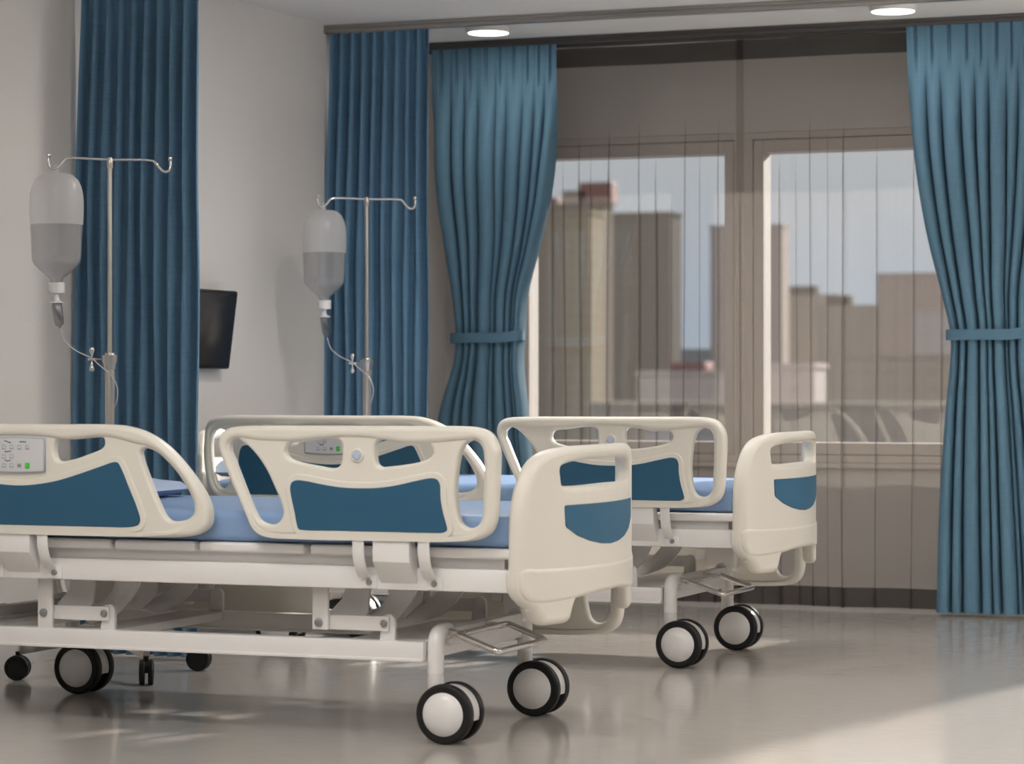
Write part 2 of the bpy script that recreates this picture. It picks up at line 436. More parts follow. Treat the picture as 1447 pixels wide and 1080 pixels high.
# ------------------------------------------------------------------ daylight
K, MX = 2.68, .53
d = Vector((-MX, -K, -1)).normalized()
sun = bpy.data.lights.new('sun', 'SUN'); sun.energy = 18; sun.angle = math.radians(2.0); sun.color = (1, .93, .86)
so = link(bpy.data.objects.new('sun', sun)); so.rotation_euler = d.to_track_quat('-Z', 'Y').to_euler(); so.location = (8, 40, 20)
W = bpy.data.worlds.new('sky'); S.world = W; W.use_nodes = True; nt = W.node_tree
bg = nt.nodes['Background']; tc = nt.nodes.new('ShaderNodeTexCoord'); sp = nt.nodes.new('ShaderNodeSeparateXYZ')
nt.links.new(tc.outputs['Generated'], sp.inputs[0])
rp = nt.nodes.new('ShaderNodeValToRGB'); nt.links.new(sp.outputs['Z'], rp.inputs[0])
e = rp.color_ramp.elements
e[0].position = 0.0; e[0].color = (.50, .55, .63, 1); e[1].position = .6; e[1].color = (.52, .56, .62, 1)
x = e.new(.02); x.color = (.47, .55, .66, 1); x = e.new(.09); x.color = (.60, .62, .65, 1)
nt.links.new(rp.outputs[0], bg.inputs[0]); bg.inputs[1].default_value = 1.3

# ------------------------------------------------------------------ the city outside
b = bmesh.new(); box(b, -2500, 2500, 60, 4500, -26, -25); structure('ground_outside', b, mat('city_ground', (.12, .115, .11), .9))
F = 6
def building(name, label, cat, x0, x1, top, y, m, depth=10, parts=()):
    x0 *= F; x1 *= F; y *= F; top = (top - 1.05) * F + 1.05
    t = thing(name, label, cat, ((x0 + x1) / 2, y + depth / 2, -25), group='city buildings beyond the window')
    h = (x1 - x0) / 2
    b = bmesh.new(); box(b, -h, h, -depth / 2, depth / 2, 0, top + 25, .4); obj('tower_body', b, m, t, smooth=False)
    b = bmesh.new(); box(b, -h - .3, h + .3, -depth / 2 - .3, depth / 2 + .3, top + 25, top + 25.9, .1); obj('roof_edge', b, m, t, smooth=False)
    for (pn, fx0, fx1, hh, pm) in parts:
        b = bmesh.new(); box(b, -h + fx0 * 2 * h, -h + fx1 * 2 * h, -depth / 4, depth / 4, top + 25.9, top + 25.9 + hh, .2); obj(pn, b, pm, t, smooth=False)
    return t
fb1 = facade('brown_facade', (.17, .145, .115), (0.132, 0.116, 0.098), 4.2, 3.2)
fb2 = facade('dark_taupe_facade', (.135, .118, .105), (0.108, 0.096, 0.089), 5.0, 3.2)
fo = facade('ochre_facade', (.27, .22, .14), (0.203, 0.17, 0.118), 4.0, 3.2)
fc = facade('beige_facade', (.40, .35, .30), (0.337, 0.298, 0.26), 4.5, 3.4)
fp = facade('pinkish_facade', (.45, .375, .34), (0.383, 0.323, 0.297), 5.0, 3.4)
fw = facade('pale_facade', (.58, .52, .50), (0.508, 0.462, 0.451), 5.0, 3.4)
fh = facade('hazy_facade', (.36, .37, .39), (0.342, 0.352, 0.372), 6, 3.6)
red = mat('red_sign', (.30, .15, .13), .7); pale = mat('pale_roof', (.50, .40, .34), .8)
building('apartment_tower', 'brown and ochre apartment tower behind the left pane', 'building', -42.3, -39.3, 8.6, 109, fb1, parts=(('rooftop_sign', .62, 1.12, 5.5, red), ('roof_house', .36, .72, 3.6, pale), ('parapet', .0, .3, 1.8, red)))
building('apartment_tower', 'ochre apartment block standing before the brown tower', 'building', -39.5, -38.3, 8.0, 105, fo)
building('apartment_tower', 'dark taupe apartment tower in the left pane middle', 'building', -42.9, -39.1, 8.75, 118, fb2)
building('apartment_tower', 'pinkish slab tower at the right edge of the left pane', 'building', -47.3, -43.0, 10.0, 150, fp)
building('apartment_block', 'beige block with dark roof left in the right pane', 'building', -57.3, -52.9, 7.6, 200, fc, parts=(('dark_roof', .05, .6, 4, fb2),))
building('apartment_block', 'lower beige block beside the dark roofed one', 'building', -53.2, -48.6, 6.6, 195, fc, parts=(('dark_roof', .15, .55, 4.5, fb2),))
building('apartment_tower', 'pink grey tower beside the right curtain', 'building', -42.4, -37.2, 7.9, 170, fp)
building('apartment_block', 'pale pink block beside the right curtain', 'building', -35.3, -32.4, 5.0, 150, fw)
building('shopping_block', 'wide beige low block in front of the pink tower', 'building', -25.2, -20.2, 1.9, 95, fc)
building('shopping_block', 'small white low block by the window mullion', 'building', -24.9, -23.3, 1.5, 85, fw)
building('shopping_block', 'low pale block with red roof behind the rail of the far bed', 'building', -27.6, -24.6, 1.25, 80, fw, parts=(('red_roof', .3, .7, 1.6, red),))
building('warehouse', 'wide low taupe shed in front of the city', 'building', -25.6, -15.0, .35, 70, fc)
building('apartment_block', 'hazy grey block far behind the left pane', 'building', -107, -92, 5.0, 320, fh)
building('apartment_block', 'hazy grey block far behind the right pane', 'building', -92, -70, 4.6, 330, fh)

for x0, x1, top, y in ((-72, -66.5, 6.5, 160), (-93, -84, 8.2, 190), (-112, -101, 6.0, 240), (-24, -20, 6.8, 140), (-20.5, -16.5, 5.2, 128), (-15.5, -12, 7.4, 135), (-11, -6, 5.6, 150), (-4, 2, 6.4, 150), (-52, -47, 2.4, 110)):
    t = building('apartment_block', 'hazy city block outside the framed view', 'building', x0, x1, top, y, fh)
    t['group'] = 'city blocks beside the framed view'
# ------------------------------------------------------------------ hospital bed  (x along the bed, foot at +x; y across, near side -y)
FOOT_OUT = [(0.221, 0.919), (0.19, 0.913), (0.17, 0.899), (0.16, 0.87), (0.165, 0.842), (0.197, 0.766), (0.236, 0.687), (0.263, 0.637), (0.283, 0.612), (0.306, 0.599), (0.337, 0.594), (0.444, 0.594), (0.595, 0.594), (0.743, 0.594), (0.926, 0.596), (0.984, 0.603), (1.019, 0.622), (1.035, 0.651), (1.041, 0.697), (1.044, 0.757), (1.047, 0.817), (1.046, 0.857), (1.035, 0.887), (1.013, 0.91), (0.977, 0.921), (0.926, 0.924), (0.78, 0.924), (0.557, 0.923), (0.329, 0.922)]
FOOT_SLOT_L = [(0.213, 0.882), (0.196, 0.868), (0.194, 0.85), (0.207, 0.82), (0.24, 0.744), (0.273, 0.672), (0.294, 0.643), (0.329, 0.633), (0.356, 0.641), (0.37, 0.665), (0.363, 0.699), (0.344, 0.74), (0.317, 0.792), (0.287, 0.833), (0.256, 0.863), (0.232, 0.879)]
FOOT_HAND_L = [(0.386, 0.869), (0.376, 0.847), (0.386, 0.829), (0.421, 0.817), (0.481, 0.806), (0.527, 0.8), (0.549, 0.805), (0.558, 0.818), (0.56, 0.853), (0.557, 0.876), (0.542, 0.884), (0.497, 0.884), (0.436, 0.876)]
FOOT_HAND_R = [(0.667, 0.874), (0.664, 0.847), (0.668, 0.816), (0.68, 0.806), (0.706, 0.807), (0.758, 0.813), (0.81, 0.823), (0.839, 0.835), (0.848, 0.852), (0.839, 0.869), (0.817, 0.872), (0.773, 0.871), (0.721, 0.88), (0.688, 0.886)]
FOOT_SLOT_R = [(0.964, 0.884), (0.945, 0.873), (0.93, 0.849), (0.921, 0.809), (0.916, 0.762), (0.916, 0.722), (0.921, 0.682), (0.93, 0.652), (0.945, 0.638), (0.963, 0.635), (0.984, 0.643), (0.997, 0.663), (1.0, 0.71), (1.003, 0.777), (1.003, 0.837), (0.998, 0.863), (0.984, 0.88)]
FOOT_INSET = [(0.415, 0.763), (0.402, 0.756), (0.398, 0.741), (0.402, 0.714), (0.412, 0.673), (0.42, 0.635), (0.425, 0.624), (0.44, 0.621), (0.557, 0.621), (0.706, 0.621), (0.854, 0.621), (0.879, 0.622), (0.892, 0.629), (0.89, 0.644), (0.879, 0.681), (0.872, 0.721), (0.87, 0.758), (0.862, 0.771), (0.846, 0.775), (0.795, 0.766), (0.736, 0.753), (0.677, 0.745), (0.617, 0.743), (0.557, 0.745), (0.497, 0.753), (0.444, 0.762)]
FOOT_RING = [(0.213, 0.885), (0.191, 0.868), (0.19, 0.849), (0.204, 0.817), (0.236, 0.742), (0.269, 0.669), (0.29, 0.629), (0.321, 0.613), (0.444, 0.608), (0.595, 0.608), (0.743, 0.609), (0.912, 0.612), (0.974, 0.624), (0.999, 0.657), (1.004, 0.71), (1.007, 0.777), (1.007, 0.837), (1.001, 0.867), (0.984, 0.885), (0.948, 0.884), (0.854, 0.876), (0.766, 0.875), (0.662, 0.887), (0.557, 0.889), (0.405, 0.877), (0.298, 0.878)]
HEAD_OUT = [(-0.199, 0.922), (-0.142, 0.916), (-0.078, 0.896), (-0.015, 0.858), (0.041, 0.806), (0.088, 0.751), (0.119, 0.702), (0.13, 0.661), (0.126, 0.629), (0.104, 0.607), (0.064, 0.594), (-0.015, 0.588), (-0.175, 0.587), (-.4, .588), (-.7, .592), (-.88, .597), (-0.983, 0.606), (-1.019, 0.616), (-1.045, 0.64), (-1.06, 0.693), (-1.068, 0.766), (-1.066, 0.83), (-1.056, 0.885), (-1.036, 0.908), (-0.993, 0.919), (-.85, .922), (-.6, .922), (-.4, .922)]
HEAD_HAND_R = [(-0.386, 0.879), (-0.398, 0.867), (-0.401, 0.836), (-0.393, 0.815), (-0.378, 0.81), (-0.337, 0.816), (-0.272, 0.836), (-0.235, 0.851), (-0.225, 0.865), (-0.229, 0.88), (-0.243, 0.884), (-0.272, 0.882), (-0.321, 0.878), (-0.361, 0.877)]
HEAD_HAND_L = [(-1.054 - x_, z_) for x_, z_ in HEAD_HAND_R][::-1]
HEAD_SLOT_R = [(-0.092, 0.852), (-0.104, 0.843), (-0.101, 0.82), (-0.078, 0.762), (-0.047, 0.693), (-0.023, 0.651), (-0.003, 0.637), (0.025, 0.637), (0.056, 0.644), (0.075, 0.66), (0.077, 0.688), (0.064, 0.719), (0.037, 0.76), (-0.003, 0.805), (-0.047, 0.84), (-0.074, 0.851)]
HEAD_SLOT_L = [(-1.026, 0.856), (-1.036, 0.821), (-1.030, 0.721), (-1.016, 0.665), (-0.992, 0.637), (-0.968, 0.645), (-0.951, 0.681), (-0.941, 0.749), (-0.947, 0.822), (-0.972, 0.858), (-1.003, 0.871)]
_R = [(-0.518, 0.735), (-0.46, 0.739), (-0.386, 0.751), (-0.304, 0.774), (-0.231, 0.797), (-0.192, 0.809), (-0.177, 0.808), (-0.165, 0.791), (-0.138, 0.733), (-0.11, 0.671), (-0.101, 0.639), (-0.106, 0.626), (-0.126, 0.619), (-0.223, 0.617), (-0.337, 0.617)]
HEAD_INSET = _R + [(-.6, .617), (-.8, .618), (-.88, .620), (-.908, .632), (-.912, .70), (-.909, .77), (-.897, .800), (-.875, .806), (-.82, .797), (-.75, .774), (-.668, .751), (-.594, .739)]
HEAD_RING = [(-0.502, 0.886), (-0.427, 0.883), (-0.361, 0.876), (-0.304, 0.88), (-0.247, 0.886), (-0.191, 0.881), (-0.126, 0.867), (-0.07, 0.855), (-0.043, 0.842), (0.001, 0.807), (0.041, 0.763), (0.069, 0.72), (0.082, 0.688), (0.079, 0.659), (0.059, 0.64), (0.017, 0.617), (-0.062, 0.607), (-0.337, 0.603), (-.7, .606), (-.95, .614), (-1.0, .628), (-1.022, .66), (-1.036, .721), (-1.042, .82), (-1.034, .862), (-1.0, .880), (-.9, .884), (-.807, .886), (-.75, .88), (-.69, .876), (-.627, .883)]

def shape(P, n=5): return [(p.x, p.y) for p in cr([(x_, y_, 0) for x_, y_ in P], True, n)]
def poly_offset(P, d):
    n = len(P); s = 1 if area2(P) > 0 else -1; out = []
    for i in range(n):
        a, b_, c = Vector(P[i - 1]), Vector(P[i]), Vector(P[(i + 1) % n])
        t = (c - a).normalized(); out.append((b_.x + t.y * d * s, b_.y - t.x * d * s))
    return out

def make_rail(bed, head, near):
    """one moulded side rail; the far-side rails hang lowered"""
    s = -1 if near else 1
    drop = 0 if near else (-.345 if head else -.358)
    yc = -.507 if near else .565
    OUT, RING, INS = (HEAD_OUT, HEAD_RING, HEAD_INSET) if head else (FOOT_OUT, FOOT_RING, FOOT_INSET)
    holes = [HEAD_HAND_R, HEAD_HAND_L, HEAD_SLOT_R, HEAD_SLOT_L] if head else [FOOT_SLOT_L, FOOT_HAND_L, FOOT_HAND_R, FOOT_SLOT_R]
    mp = lambda u, v, w: (u, yc - w, v + drop)
    # root: the moulded body itself
    b = bmesh.new()
    plate(b, shape(OUT), [shape(RING)], .025, .015, mp, res=4)
    plate(b, poly_offset(shape(OUT), -.012), [shape(h) for h in holes], .0165, .008, mp, res=3)
    r = plate_obj('side_rail', b, M['cream'], bed)
    mo = (lambda u, v, w: (u, yc + s * .0165 - w, v + drop))
    b = bmesh.new(); plate(b, poly_offset(shape(INS), .019), [], .0045, .004, mo, res=3); plate_obj('inset_surround', b, M['cream'], r)
    b = bmesh.new(); plate(b, poly_offset(shape(INS), .001), [], .0065, .0012, mo, res=1); o = plate_obj('inset_panel', b, M['inset'], r); o['label'] = 'flat navy blue inset panel'
    yf = yc + s * .0165
    if head:
        x0, x1, z0, z1 = -.627, -.427, .778 + drop, .880 + drop
        def arched(e, dz=0):
            P = []
            for k in range(9):
                t = k / 8; P.append((x0 - e + (x1 - x0 + 2 * e) * t, z0 - e - .004 * math.sin(PI * t)))
            for k in range(9):
                t = 1 - k / 8; P.append((x0 - e + (x1 - x0 + 2 * e) * t, z1 + e - dz + .003 * math.sin(PI * t)))
            return P
        mz = lambda u, v, w: (u, yf + s * .004 - w, v)
        b = bmesh.new(); plate(b, arched(0), [], .006, .0015, mz, mi=0, res=1)
        plate(b, arched(-.0035), [], .0072, .001, mz, mi=1, res=1)
        ys = yf + s * .0113
        def stroke(pts, rr=.0011, mi=2):
            tube(b, [(p[0], ys, p[1] + drop) for p in pts], rr, 6, mi=mi)
        stroke([(-.566, .8715), (-.558, .8695), (-.549, .8665), (-.543, .866)], .0014); stroke([(-.513, .8685), (-.490, .8685)], .0014)
        stroke([(-.565, .8385), (-.553, .8385), (-.549, .8405), (-.543, .838)], .0014)
        stroke([(-.565, .8135), (-.557, .810), (-.553, .8095), (-.549, .812), (-.543, .811)], .0013)
        stroke([(-.486, .7882), (-.484, .7858)], .0013)
        p = plate_obj('control_panel', b, [M['panelrim'], M['panelgrey'], M['ink']], r); p['label'] = 'pale grey push button control panel'
        cx = (-.5675, -.5405, -.5131, -.4852); rows = (.8524, .8244, .7968)
        for (i, j, kind) in [(0, 0, 'u'), (1, 0, 'd'), (2, 0, 'u'), (3, 0, 'd'), (0, 1, 'u'), (1, 1, 'd'), (0, 2, 'u'), (1, 2, 'd'), (2, 2, 't'), (3, 2, 'g')]:
            x_, z_ = cx[i], rows[j] + drop; q = .0082 if kind == 'g' else .0072
            b = bmesh.new(); ya, yb = sorted((yf + s * .0085, yf + s * .0128))
            box(b, x_ - q, x_ + q, ya, yb, z_ - q * 1.06, z_ + q * 1.06, .0016)
            yt = yf + s * .0126; yu = yf + s * .0133
            if kind in 'ud':
                sg = 1 if kind == 'u' else -1
                prism(b, [(x_ - .0042, z_ - sg * .003), (x_ + .0042, z_ - sg * .003), (x_, z_ + sg * .0042)], min(yt, yu), max(yt, yu), 'y', mi=1)
            elif kind == 't':
                for dx in (-.0042, 0, .0042): box(b, x_ + dx - .0017, x_ + dx + .0017, min(yt, yu), max(yt, yu), z_ - .002, z_ + .002, mi=1)
            else:
                tube(b, [(x_ + .0036 * math.cos(a_), yu, z_ + .0036 * math.sin(a_)) for a_ in [2 * PI * k_ / 14 for k_ in range(14)]], .0006, 5, closed=True, mi=1)
            mm = {'u': [M['button'], M['arrow']], 'd': [M['button'], M['arrow']], 't': [M['button'], M['inkbrown']], 'g': [M['green'], M['greenring']]}[kind]
            o = obj('button', b, mm, r)
            if kind == 'g': o['label'] = 'bright green button'
    else:
        c = (.61, yf, .838 + drop)
        b = bmesh.new(); lathe(b, [(.0205, s * -.002), (.0205, s * .003), (.0185, s * .005), (.0165, s * .005), (.0155, s * .0035)], c, 'y', 32); obj('dial_ring', b, M['cream'], r)
        b = bmesh.new(); lathe(b, [(.0150, s * .001), (.0150, s * .0045), (.0140, s * .0055), (.0005, s * .0055)], c, 'y', 32, mi=0)
        for k in range(9):
            a = PI * (1.02 + k * .12); rr = .0112
            box(b, c[0] + rr * math.cos(a) - .0012, c[0] + rr * math.cos(a) + .0012, min(yf + s * .0052, yf + s * .0062), max(yf + s * .0052, yf + s * .0062), c[2] + rr * math.sin(a) - .0012, c[2] + rr * math.sin(a) + .0012, mi=2 if 2 < k < 7 else 1)
        o = obj('angle_dial', b, [M['dial'], M['dialblue'], M['dialred']], r); o['label'] = 'round pale blue angle dial with tick marks'
    # mounts: two curved straps and a sloping cover
    off = -1.258 if head else 0.0
    for sx in (.613, .819):
        x_ = sx + off; b = bmesh.new()
        if near: prof = [(-.499, .612), (-.519, .602), (-.522, .575), (-.518, .545), (-.505, .515), (-.488, .495), (-.476, .486)]
        else: prof = [(.472, .468), (.505, .464), (.540, .445), (.553, .405), (.552, .36), (.545, .335)]
        c = cr([(p[0], p[1], 0) for p in prof], False, 5)
        top = [(p.x, p.y) for p in c]; off2 = []
        for i, p in enumerate(c):
            t = (c[min(i + 1, len(c) - 1)] - c[max(i - 1, 0)]).normalized(); off2.append((p.x + t.y * .005 * (1 if near else 1), p.y - t.x * .005))
        prism(b, top + off2[::-1], x_ - .018, x_ + .018, 'x', .001)
        obj('mount_strap', b, M['white'], r)
    x_ = .716 + off; b = bmesh.new()
    if near: prism(b, [(-.490, .605), (-.525, .605), (-.525, .533), (-.463, .466), (-.455, .466), (-.455, .52), (-.478, .58)], x_ - .058, x_ + .058, 'x', .003)
    else: prism(b, [(.466, .455), (.520, .46), (.548, .44), (.548, .33), (.535, .305), (.505, .295), (.490, .31), (.466, .42)], x_ - .058, x_ + .058, 'x', .004)
    obj('mount_cover', b, M['white'], r)
    return r

BOW = lambda u, v: -.375 * u * u
def make_endboard(bed, foot):
    s = 1 if foot else -1
    xf = 1.200 - .024                       # mid-plane at the centre
    sc = .905 if foot else 1.0
    mp = lambda u, v, w: (s * (xf + w) + (0 if foot else -.03), s * (u * sc) - (.01 if foot else 0), v)
    cuts = [i * .04 - .5 for i in range(26)]
    half = [(0, .865), (.12, .865), (.25, .863), (.34, .857), (.41, .842), (.455, .812), (.485, .765), (.505, .71), (.513, .65), (.515, .57), (.516, .50), (.514, .46), (.495, .425), (.46, .40), (.437, .378), (.425, .364), (.408, .354), (.34, .352), (.292, .354), (.277, .364), (.270, .378), (.258, .402), (.236, .424), (.19, .432), (.10, .434)]
    out = half + [(0, .434)] + [(-x_, z_) for x_, z_ in half[::-1][:-1]]
    if not foot: half = [q for q in half if q[1] > .46] + [(.505, .47), (.47, .462), (.3, .46)]; out = half + [(0, .46)] + [(-x_, z_) for x_, z_ in half[::-1][:-1]]
    hole = [(-.300, .812), (-.330, .800), (-.328, .775), (-.322, .755), (-.305, .750), (0, .750), (.305, .750), (.322, .755), (.328, .775), (.322, .795), (.295, .812), (.2, .822), (0, .825), (-.2, .822)]
    b = bmesh.new()
    plate(b, shape(out), [shape(hole)], .026, .020, mp, cuts=cuts, bend=BOW, res=4)
    low = [(x_, z_) for x_, z_ in half if z_ < .53]
    lo = [(0, .516), (.15, .516), (.30, .517), (.46, .520), (.508, .522), (.522, .512), (.524, .48), (.520, .455), (.502, .430), (.470, .418), (.38, .416), (.25, .422), (.10, .432), (0, .432)]
    lo = lo + [(-x_ + (.010 if x_ > .45 else 0), z_) for x_, z_ in lo[::-1][1:-1]]
    if foot: plate(b, shape(lo), [], .0300, .013, mp, cuts=cuts, bend=BOW, res=4)
    nm = 'footboard' if foot else 'headboard'
    r = plate_obj(nm, b, M['cream'], bed)
    sh = [(-.318, .694), (-.312, .632), (-.245, .604), (-.165, .585), (-.08, .574), (0, .570), (.08, .574), (.165, .585), (.245, .604), (.312, .632), (.318, .694)]
    b = bmesh.new()
    mq = lambda u, v, w: (s * (xf + .0255 + w) + (0 if foot else -.03), s * u * sc - (.012 if foot else 0), v)
    plate(b, [(p.x, p.y) for p in fillet([(x_, y_, 0) for x_, y_ in sh], .009)], [], .0028, .0008, mq, cuts=cuts, bend=BOW, res=1)
    o = plate_obj('inset_panel', b, M['inset'], r); o['label'] = 'navy blue shield shaped inset'
    return r

def make_caster(bed, px, py, sx):
    """twin-wheel castor under a leg post; the wheels trail towards the foot"""
    cx = px + .046; R = .0875
    b = bmesh.new()
    lathe(b, [(.0235, .205), (.0235, .192), (.0245, .190), (.0245, .15), (.020, .14)], (px, py, 0), 'z', 24)
    r = obj('caster', b, M['fender'], bed)
    # fender: cover over the upper half between the wheels, dark below
    b = bmesh.new(); P = []
    for k in range(21):
        a = math.radians(-14 + k * 214 / 20); P.append((cx + .0815 * math.cos(a), R + .0815 * math.sin(a)))
    prism(b, P, py - .031, py + .031, 'y', .002); obj('fender', b, M['fender'], r)
    b = bmesh.new(); lathe(b, [(.001, -.03), (.070, -.03), (.070, .03), (.001, .03)], (cx, py, R), 'y', 32); obj('axle_block', b, M['blackplastic'], r)
    for s in (-1, 1):
        c = (cx, py + s * .040, R)
        b = bmesh.new(); lathe(b, [(.060, -.017), (.080, -.017), (.086, -.012), (R, -.006), (R, .006), (.086, .012), (.080, .0165), (.0665, .0165), (.0655, .0140)], c, 'y', 48)
        w = obj('tyre', b, M['rubber'], r)
        b = bmesh.new(); lathe(b, [(.0660, s * .010), (.0655, s * .0150), (.061, s * .0195), (.052, s * .0265), (.038, s * .0335), (.022, s * .0378), (.010, s * .0395), (.0008, s * .040)], c, 'y', 40)
        obj('hub_cap', b, M['hub'], r, angle=60)
    return r

def bolt(b, x_, y_, z_, r=.0125, s=-1, mi=0):
    lathe(b, [(r, 0), (r, s * .006), (r * .8, s * .0075), (.0005, s * .0075)], (x_, y_, z_), 'y', 20, mi=mi)

def fillet(P, r, n=4):
    P = [Vector(p) for p in P]; out = []
    for i, p in enumerate(P):
        a = (P[i - 1] - p).normalized(); c = (P[(i + 1) % len(P)] - p).normalized()
        for k in range(n + 1):
            t = k / n; out.append((p + a * r) * (1 - t) ** 2 + p * 2 * t * (1 - t) + (p + c * r) * t ** 2)
    return out

def make_bed(label, loc):
    bed = thing('hospital_bed', label, 'hospital bed', loc, group='ward beds')
    # mattress
    b = bmesh.new(); box(b, -1.05, 1.065, -.462, .462, .577, .669, .022, 4)
    obj('mattress', b, M['mattress'], bed)
    # deck panels under the mattress
    for x0, x1 in ((-1.06, -.235), (-.222, .052), (.065, .415), (.432, 1.078)):
        b = bmesh.new(); box(b, x0, x1, -.472, .472, .545, .575, .009, 3); obj('deck_panel', b, M['white'], bed)
    # upper frame
    b = bmesh.new()
    for s in (-1, 1):
        y0, y1 = sorted((s * .420, s * .465)); box(b, -1.08, 1.06, y0, y1, .449, .515, .004)
        y0, y1 = sorted((s * .385, s * .43)); box(b, -1.06, 1.03, y0, y1, .512, .546)
    for x_ in (-1.08, -.52, .38, .98): box(b, x_, x_ + .05, -.42, .42, .455, .51, .003)
    uf = obj('upper_frame', b, M['white'], bed)
    for xx in (.613, .819, .613 - 1.258, .819 - 1.258):
        for s in (-1, 1):
            b = bmesh.new(); y0, y1 = sorted((s * .463, s * .4705)); box(b, xx - .016, xx + .034, y0, y1, .452, .489, .002); bolt(b, xx + .010, s * .470, .470, .0085, s, 1)
            obj('strap_foot', b, [M['white'], M['bolt']], uf)
    # base frame
    b = bmesh.new()
    for s in (-1, 1):
        y0, y1 = sorted((s * .335, s * .385)); box(b, -.80, .757, y0, y1, .240, .292, .003)
        y0, y1 = sorted((s * .33, s * .394)); box(b, -.80, .757, y0, y1, .234, .243, .002)
    for xa, xb in ((.50, .775), (-.42, -.28), (-.80, -.70)): box(b, xa, xb, -.337, .337, .266, .2915, .002)
    bf = obj('base_frame', b, M['white'], bed)
    for ex in (.784, -.862):
        b = bmesh.new(); pts = [(ex, -.355, .2), (ex, -.355, .27), (ex, -.350, .298), (ex, -.333, .314), (ex, -.30, .318), (ex, -.27, .318)]
        tube(b, cr(pts, False, 5), .0245, 20); tube(b, cr([(q[0], -q[1], q[2]) for q in pts], False, 5), .0245, 20); box(b, ex - .021, ex + .021, -.285, .285, .277, .327, .004); box(b, min(ex, ex + .04 * (-1 if ex > 0 else 1)), max(ex, ex + .04 * (-1 if ex > 0 else 1)), -.34, .34, .245, .297, .003)
        obj('leg_arch', b, M['white'], bf)
        for py in (-.355, .355): make_caster(bed, ex, py, 1)
    # lift linkage: hanger plates, level arms and curved levers
    for off in (0, -.94):
        for s in (-1, 1):
            b = bmesh.new(); y0, y1 = sorted((s * .372, s * .384))
            box(b, .398 + off, .449 + off, y0, y1, .318 if off == 0 else .29, .452, .002); bolt(b, .420 + off, s * .384, .339, .0125, s, 1)
            obj('hanger_plate', b, [M['white'], M['bolt']], bed)
            b = bmesh.new(); y0, y1 = sorted((s * .360, s * .371)); box(b, .40 + off, .640 + off, y0, y1, .318, .362, .003)
            bolt(b, .626 + off, s * .371, .341, .0105, s, 1); obj('lift_arm', b, [M['white'], M['bolt']], bed)
            b = bmesh.new(); P = [(.605 + off, .29), (.655 + off, .29), (.655 + off, .342)] + [(.632 + off + .023 * math.cos(a_), .345 + .023 * math.sin(a_)) for a_ in [PI * k_ / 8 for k_ in range(0, 9)]] + [(.609 + off, .32)]
            y0, y1 = sorted((s * .345, s * .359)); prism(b, P, y0, y1, 'y', .001); obj('arm_tab', b, M['white'], bed)
        for yy in (-.20, .20):
            b = bmesh.new()
            A = cr([(.42, .325, 0), (.50, .35, 0), (.555, .395, 0), (.575, .455, 0)], False, 6); B = cr([(.665, .455, 0), (.64, .395, 0), (.575, .325, 0), (.48, .29, 0)], False, 6)
            prism(b, [(p.x + off, p.y) for p in A + B], yy - .006, yy + .006, 'y', .001)
            prism(b, [(.40 + off, .31), (.47 + off, .31), (.525 + off, .36), (.535 + off, .455), (.46 + off, .455), (.44 + off, .40), (.40 + off, .36)], yy - .07, yy - .058, 'y', .001)
            obj('lift_lever', b, M['white'], bed)
        b = bmesh.new(); tube(b, [(.43 + off, -.37, .338), (.43 + off, .37, .338)], .012, 12); obj('lift_shaft', b, M['white'], bed)
    # brake pedals (tube loops)
    for ex, s in ((.784, 1), (-.862, -1)):
        b = bmesh.new()
        P = [(ex + s * .065, -.345, .315), (ex + s * .220, -.415, .276), (ex + s * .220, -.030, .276), (ex + s * .065, .045, .315)]
        tube(b, fillet(P, .016), .0095, 12, closed=True)
        tube(b, [(ex, -.30, .318), (ex + s * .03, -.31, .317), (ex + s * .075, -.32, .313)], .010, 12)
        tube(b, [(ex, -.02, .318), (ex + s * .07, -.02, .314)], .009, 12)
        o = obj('brake_pedal', b, M['chrome'], bed); o['label'] = 'chrome tube pedal loop'
    for head in (False, True):
        for near in (True, False): make_rail(bed, head, near)
    make_endboard(bed, True); make_endboard(bed, False)
    return bed
bed1 = make_bed('cream and white hospital bed nearest the camera', (-3.9, 7.585, 0))
bed2 = dup(bed1, (-3.921, 9.819, 0), label='cream and white hospital bed farther back, by the window')

# pillows (rest on the mattresses)
def make_pillow(label, loc):
    b = bmesh.new(); n, m_ = 20, 28; hx, hy = .355, .42
    grid = {}
    for sgn in (1, -1):
        for i in range(n + 1):
            for j in range(m_ + 1):
                u, v = -1 + 2 * i / n, -1 + 2 * j / m_
                if sgn == -1 and (i in (0, n) or j in (0, m_)): grid[sgn, i, j] = grid[1, i, j]; continue
                e = ((1 - abs(u) ** 3.2) * (1 - abs(v) ** 4)) ** .2
                x_, y_ = u * hx * (1 - .05 * v * v), v * hy * (1 - .05 * u * u)
                z_ = .026 + sgn * ((.056 - .020 * u) if sgn > 0 else .026) * e + (.004 * math.sin(9 * u + 5 * v) * e if sgn > 0 else 0)
                grid[sgn, i, j] = b.verts.new((x_, y_, z_))
        for i in range(n):
            for j in range(m_):
                q = [grid[sgn, i, j], grid[sgn, i + 1, j], grid[sgn, i + 1, j + 1], grid[sgn, i, j + 1]]
                b.faces.new(q if sgn > 0 else q[::-1])
    o = obj('pillow', b, M['pillow'], None, angle=80)
    o.location = loc
    return tag(o, label, 'pillow', 'bed pillows')
make_pillow('pale blue pillow at the head of the nearest bed', (-4.665, 7.585, .669))
make_pillow('pale blue pillow at the head of the farther bed', (-4.686, 9.819, .669))
